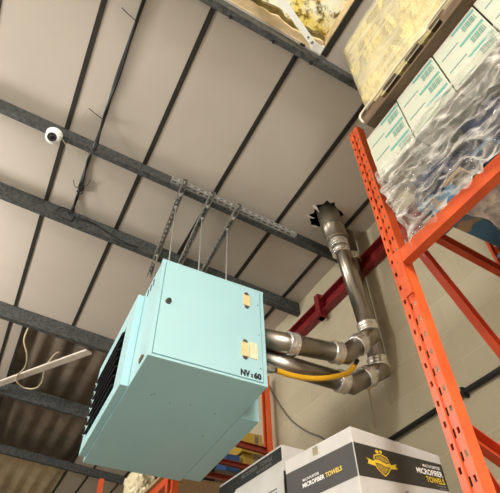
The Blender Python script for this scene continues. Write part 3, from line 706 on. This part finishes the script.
# left side lettering reads towards the near corner
put(text_bm('MULTI-PURPOSE', .0150, .0002, 0), t1, 'left', .330, zr(.776), 'ink_white')
bm = text_bm('MICROFIBER ', .0255, .0007, 0); wmf = max(v.co.x for v in bm.verts); put(bm, t1, 'left', .333, zr(.750), 'ink_white')
put(text_bm('TOWELS', .0255, .0007, 0), t1, 'left', .333-wmf-.008, zr(.750), 'ink_gold')
for q_ in range(3):
    bm = nb(); poly(bm, [(0,0),(.02+.012*q_,0),(.02+.012*q_,.006),(0,.006)]); put(bm, t1, 'front', .27, zr(.685-.012*q_), 'ink_grey', RZ, 'small_print')
bm = nb(); box(bm, (.2,.15,h1-.0005), (.5,.19,h1+.0006)); obj('lid_seam', bm, 'carton_edge', t1, local=True)
bm = nb(); box(bm, (-.0012,.21,zr(.86)), (.001,.245,zr(.895))); obj('tape', bm, 'pale_card', t1, local=True)

ZT2, ZB2 = 1.035, .428
t2, w2, d2_, h2 = carton((1.305,2.09,0), (1,.06,0), .60, (-.06,1,0), .66, ZT2, ZB2, 'white towels carton with wavy black top band, behind the crested carton', GR)
bm = nb(); n = 20
for i in range(n):
    f = lambda y: h2-.080-.075*max(0, (y/d2_-.72)/.28)**.6 if y/d2_ > .72 else h2-.080
    y0, y1 = d2_*i/n, d2_*(i+1)/n; bm.faces.new([bm.verts.new(p) for p in ((-e,y0,f(y0)), (-e,y1,f(y1)), (-e,y1,h2-.012), (-e,y0,h2-.012))])
obj('printed_band', bm, 'print_dark', t2, local=True)
band(t2, [(.003,-e,h2-.27), (.12,-e,h2-.27), (.12,-e,h2-.13), (.003,-e,h2-.13)], 'print_dark')
put(text_bm('MICROFIBER', .030, .0004, 0), t2, 'left', .40, h2-.046, 'ink_grey'); put(text_bm('TOWELS', .030, .0004, 0), t2, 'left', .205, h2-.046, 'ink_grey')
put(text_bm('MULTI-PURPOSE', .020, .0003, 0), t2, 'left', .24, h2-.070, 'ink_grey')
bm = nb(); poly(bm, [(.06*math.cos(k_*math.pi/8), .045*math.sin(k_*math.pi/8)) for k_ in range(16)]); put(bm, t2, 'left', .56, h2-.12, 'ink_bronze', 0, 'crest')
band(t2, [(-e,.05,h2-.33), (-e,.05,h2-.245), (-e,.145,h2-.245), (-e,.145,h2-.33)], 'ink_gold', 'yellow_sticker')
for k_ in range(2):
    bm = nb(); poly(bm, [(0,0),(.15,0),(.15,.008),(0,.008)]); put(bm, t2, 'left', .21, h2-.20-.018*k_, 'ink_grey', 0, 'small_print')
bm = nb(); poly(bm, [(0,0),(.012,0),(.012,.05),(0,.05)]); poly(bm, [(.012,0),(.06,0),(.06,.01),(.012,.01)]); poly(bm, [(.03,.02),(.09,.02),(.09,.028),(.03,.028)]); put(bm, t2, 'front', .19, h2-.10, 'ink_grey', 0, 'small_print')

# ------------------------------------------------------------------ wrapped pallet on the rack
PY1, PY0 = .84, -.38
pl = thing('blue_pallet', (1.75, .2, 1.463), 'blue painted pallet seen from below on the orange rack beams', 'pallet')
for i in range(3):
    x = 1.32+.42*i; bm = nb(); box(bm, (x,PY0,1.464), (x+.1,PY1,1.482), .003); obj('runner', bm, 'blue_wood', pl)
for i in range(3):
    for j in range(3):
        x = 1.32+.42*i; y = PY0+.02+j*.51; bm = nb(); box(bm, (x,y,1.482), (x+.1,y+.13,1.56), .003); obj('block', bm, 'blue_wood' if j != 2 or i != 1 else 'tan_wood', pl)
for i in range(8):
    y = PY1-.095-.155*i; bm = nb(); box(bm, (1.31,y,1.56), (2.2,y+.095,1.582), .003); obj('deck_board', bm, 'tan_wood' if i in (1,4) else 'blue_wood', pl)
# dark bundles on the pallet
def bundle(x0, x1, y0, y1, z0, z1, label, seed):
    bm = nb(); bmesh.ops.create_cube(bm, size=1, matrix=Matrix.Translation(((x0+x1)/2,(y0+y1)/2,(z0+z1)/2)) @ Matrix.Diagonal((x1-x0,y1-y0,z1-z0,1)))
    bmesh.ops.bevel(bm, geom=bm.edges[:], offset=min(z1-z0,y1-y0)*.28, segments=3, affect='EDGES')
    bmesh.ops.subdivide_edges(bm, edges=bm.edges[:], cuts=3, use_grid_fill=True)
    for v in bm.verts:
        v.co += v.co.normalized()*0; n_ = noise.noise_vector(v.co*9+Vector((seed,0,0)))*.012; v.co += n_
        v.co.z = min(max(v.co.z, z0), z1-.001)
    for f in bm.faces: f.smooth = True
    tag(obj('fabric_bundle', bm, 'navy'), label, 'bundle', 'navy bundles under the film')
BL = ['navy fabric bundle under film, at the end beside the rack upright', 'navy fabric bundle under film, second from the rack upright', 'navy fabric bundle under film, third from the rack upright', 'navy fabric bundle under film, at the right edge of view']
for i in range(4): bundle(1.315, 2.12, .885-.31*(i+1)+.008, .885-.31*i-.004, 1.582, 1.815, BL[i], i*3.1)
# pale green cartons: three rows, five columns
gi = 0
rowz = [2.155, 2.04, 1.925, 1.815]
ords = ['first','second','third','fourth','fifth']; rnm = ['top','middle','bottom']
def green_carton():
    t = thing('green_carton', (0,0,0), 'x', 'carton', 'pale green cartons on the rack')
    bm = nb(); box(bm, (0,.003,0), (.42,.243,.113), .003); obj('box', bm, 'green_carton', t, local=True)
    bm = nb(); box(bm, (-.0012,.004,.106), (.001,.242,.1128), .0004); obj('edge_tape', bm, 'carton_edge', t, local=True)
    bm = nb(); box(bm, (-.0014,.008,.082), (.001,.132,.098)); obj('colour_flash', bm, 'teal_ink', t, local=True)
    bm = nb()
    for q in range(9): box(bm, (-.0016,.018+.0078*q,.026), (.0005,.018+.0078*q+(.0050 if q % 3 else .0030),.070))
    obj('barcode', bm, 'barcode', t, local=True)
    bm = nb(); box(bm, (-.0014,.13,.012), (.001,.225,.019)); obj('print_line', bm, 'barcode', t, local=True)
    return t
def dup(root):
    r = root.copy(); COL.objects.link(r)
    for ch in list(root.children):
        c = ch.copy(); COL.objects.link(c); c.parent = r
        for g_ in ch.children:
            d_ = g_.copy(); COL.objects.link(d_); d_.parent = c
    return r
src = green_carton(); first = True
for c in range(5):
    for r_ in range(3):
        t = src if first else dup(src); first = False
        t.location = (1.22+random.uniform(-.004,.004), .905-.2475*(c+1), rowz[r_+1]+.0006)
        place = ('beside the rack upright' if c == 0 else ords[c]+' column from the rack upright')
        t['label'] = 'pale green carton, %s row, %s' % (rnm[r_], place)
# plastic film draped down the front
def film_sheet(name, ya, yb, top, bot, label, nx=210, nz=96, x0=1.200, seed=0, m='film'):
    bm = nb(); G = []
    for i in range(nx+1):
        y = ya+(yb-ya)*i/nx; row = []
        zt, zb_ = top(y), bot(y)
        for j in range(nz+1):
            t = j/nz; z = zt+(zb_-zt)*t
            p = Vector((y*4+z*5, z*9-y*3, seed))
            p = Vector((y*2.2+z*1.2, z*13-y*4+1.5*noise.noise((y*5,z*7,seed)), seed)); p2 = Vector((y*16, z*16, 4)); r1 = 1-abs(noise.noise(p*.9)); r2 = 1-abs(noise.noise(p*2.3+Vector((5,2,1)))); r3 = noise.noise(p2)+.6*noise.noise(p2*2.3)
            amp = .25+.75*min(1, t*2.2)
            x = x0 - amp*(.026*(r1**4) + .013*(r2**3) + .010*r3) + max(0, 1.81-z)*.21
            if y > .912: x += 3.2*(y-.912)      # wraps round the end
            row.append(bm.verts.new((x, y + .012*noise.noise(p*2+Vector((0,9,0)))*amp, z + .012*noise.noise(p*2.4)*amp)))
        G.append(row)
    for a, b in zip(G, G[1:]):
        for j in range(nz):
            f = bm.faces.new((a[j], a[j+1], b[j+1], b[j])); f.smooth = True
    return tag(obj(name, bm, m), label, 'plastic film')
film_sheet('plastic_film', .95, -.38, lambda y: 1.86+.10*(.9-y)*.6+.03*noise.noise((y*6,0,0)), lambda y: 1.425+.03*noise.noise((y*7,3,0))-.025*noise.noise((y*23,7,0)), 'crumpled clear plastic film draped over the navy bundles on the rack', x0=1.212)
# film sagging beneath the pallet
bm = nb(); G = []
for i in range(61):
    row = []
    for j in range(41):
        x = 1.36+.75*j/40; y = .70-.75*i/60; sag = math.sin(math.pi*j/40)*math.sin(math.pi*min(1, i/60*1.0))
        p = Vector((x*6, y*6, 3)); z = 1.458-.075*sag**.6 - .03*(1-abs(noise.noise(p*1.4)))**2*sag + .012*noise.noise(p*3.3)*sag
        row.append(bm.verts.new((x+.02*noise.noise(p*2), y+.02*noise.noise(p*2+Vector((4,4,4))), min(z, 1.461))))
    G.append(row)
for a, b in zip(G, G[1:]):
    for j in range(40):
        f = bm.faces.new((a[j], a[j+1], b[j+1], b[j])); f.smooth = True
tag(obj('plastic_film', bm, 'film_dense'), 'loose clear film sagging below the blue pallet at the right edge', 'plastic film')

# dark pallet and yellowed wrapped stack on the green cartons
UPZ = 2.157
wp = thing('timber_pallet', (1.65, .2, UPZ), 'dark weathered timber pallet on top of the pale green cartons', 'pallet')
for i in range(3):
    x = 1.165+.42*i; bm = nb(); box(bm, (x,-.42,UPZ), (x+.1,.83,UPZ+.016), .003); obj('runner', bm, 'dark_wood', wp)
for i in range(3):
    for j in range(3):
        x = 1.165+.42*i; y = -.42+j*.555; bm = nb(); box(bm, (x,y,UPZ+.016), (x+.1,y+.14,UPZ+.075), .004); obj('block', bm, 'dark_wood', wp)
for i in range(8):
    y = .735-.165*i; bm = nb(); box(bm, (1.165,y,UPZ+.075), (2.12,y+.095,UPZ+.095), .003); obj('deck_board', bm, 'dark_wood', wp)
LZ = UPZ+.0955
ws = thing('wrapped_stack', (1.6, .2, LZ), 'pale yellow stretch-wrapped stack of goods on the dark timber pallet', 'wrapped goods')
bm = nb(); box(bm, (1.178,-.42,LZ), (2.1,.815,3.035), .03, seg=3); obj('goods', bm, 'load', ws)
bm = nb(); G = []
nz, ny = 40, 110
for i in range(ny+1):
    row = []
    for j in range(nz+1):
        y = .835-1.26*i/ny; z = LZ-.035+(3.05-LZ)*j/nz
        fold = (1-abs(noise.noise((y*1.5+z*9, z*3, 1))))**4*.010 + .004*noise.noise((y*9, z*25, 2)); x = 1.172-fold
        if i < 6: x += .05*(1-i/6)**2
        row.append(bm.verts.new((x, y, z)))
    G.append(row)
for a, b in zip(G, G[1:]):
    for j in range(nz):
        f = bm.faces.new((a[j], a[j+1], b[j+1], b[j])); f.smooth = True
obj('stretch_wrap', bm, 'wrap', ws)
bm = nb(); tube(bm, catmull([(1.15,.83,LZ-.09), (1.145,.835,LZ-.03), (1.152,.80,LZ-.004), (1.152,.70,LZ-.012), (1.152,.55,LZ-.004), (1.152,.42,LZ-.012), (1.15,.36,LZ-.03), (1.152,.30,LZ-.004), (1.152,.0,LZ-.01)], 8), .006, 8)
obj('twisted_tail', bm, 'string', ws)

# ------------------------------------------------------------------ goods behind the heater
def card(lo, hi, m, label, name='carton', parts=()):
    t = thing(name, ((lo[0]+hi[0])/2, (lo[1]+hi[1])/2, lo[2]), label, 'carton', 'cartons on the far rack shelf')
    obj('box', box(nb(), lo, hi, .004), m, t)
    for l2, h2_, m2, nm in parts: obj(nm, box(nb(), l2, h2_), m2, t)
S0 = 1.4812
card((1.75,3.90,S0), (2.02,4.3,1.60), 'grey_card', 'low grey carton on the far shelf beside the dark crate')
card((2.03,3.90,S0), (2.23,4.3,1.66), 'brown_card', 'brown carton on the far shelf against the block wall', parts=(((2.05,3.898,1.58), (2.18,3.901,1.63), 'pale_card', 'label_panel'),))
card((1.86,3.92,1.601), (2.0,4.3,1.76), 'blue_card', 'small blue carton stacked on the low grey carton')
card((2.031,3.91,1.661), (2.13,4.3,1.78), 'yellow_card', 'small yellow carton between the blue and pale cartons', parts=(((2.06,3.908,1.69), (2.11,3.911,1.74), 'ink_bronze', 'label_panel'),))
card((2.132,3.91,1.661), (2.24,4.3,1.80), 'pale_card', 'pale carton standing right of the small yellow carton')
card((1.95,3.95,1.801), (2.24,4.3,1.90), 'red_card', 'red carton lying across the pale carton') if False else None
card((2.02,3.92,1.8012), (2.24,4.3,1.99), 'yellow_card', 'tall yellow carton on top of the pale carton near the wall', parts=(((2.16,3.918,1.83), (2.2,3.921,1.97), 'grey_card', 'dark_panel'),))
cr_ = thing('dark_crate', (1.68,4.0,S0), 'dark plastic crate on the far shelf below the heater', 'crate')
bm = nb()
for lo, hi in (((1.47,3.88,S0),(1.74,4.3,S0+.01)), ((1.47,3.88,S0),(1.74,3.89,1.62)), ((1.47,4.29,S0),(1.74,4.3,1.62)), ((1.47,3.88,S0),(1.48,4.3,1.62)), ((1.73,3.88,S0),(1.74,4.3,1.62))): box(bm, lo, hi, .003)
obj('body', bm, 'black', cr_)
bm = nb(); box(bm, (1.46,3.87,1.60), (1.75,3.89,1.625), .003); obj('rim', bm, 'black_metal', cr_)
# cream bag
bm = nb(); bmesh.ops.create_icosphere(bm, subdivisions=5, radius=1)
for v in bm.verts:
    p = v.co.copy(); k_ = 1+.22*noise.noise(p*1.7)-.12*(1-abs(noise.noise(p*3.2)))**3+.05*noise.noise(p*8)
    v.co = Vector((1.31+.13*p.x*k_, 4.62+.24*p.y*k_, max(1.4815, 1.62+.17*p.z*k_)))
for f in bm.faces: f.smooth = True
tag(obj('plastic_bag', bm, 'cream_bag'), 'crumpled cream plastic bag on the rack beam below the heater', 'bag')

# ------------------------------------------------------------------ light
def lamp(name, loc, power, rad, col=(1,.93,.82)):
    l = bpy.data.lights.new(name, 'POINT'); l.energy = power; l.shadow_soft_size = rad; l.color = col
    o = bpy.data.objects.new(name, l); COL.objects.link(o); o.location = loc; return o
lamp('hanging_lamp', (-.3,-2.8,2.35), 500, .35, (1,.965,.92))
lamp('hanging_lamp', (-2.4,4.0,2.45), 250, .4, (1,.965,.92))
lamp('hanging_lamp', (-4.8,0.5,2.4), 340, .3, (1,.965,.92))
dl = bpy.data.lights.new('low_fill_light', 'AREA'); dl.shape = 'RECTANGLE'; dl.size = 4.2; dl.size_y = 3.0; dl.energy = 120; dl.color = (.93,.97,1)  # added unseen fill that brightens the heater's underside, no doorway is built
o = bpy.data.objects.new('low_fill_light', dl); COL.objects.link(o); o.location = (-2.2, YN+.05, -.05); o.rotation_euler = (R(90), 0, 0)
w = bpy.data.worlds.new('sky'); scene.world = w; w.use_nodes = True
w.node_tree.nodes['Background'].inputs[0].default_value = (.86,.93,1,1); w.node_tree.nodes['Background'].inputs[1].default_value = 1.4
vs = scene.view_settings; vs.view_transform = 'Standard'; vs.look = 'None'; vs.exposure = .2; vs.gamma = 1; vs.use_curve_mapping = False
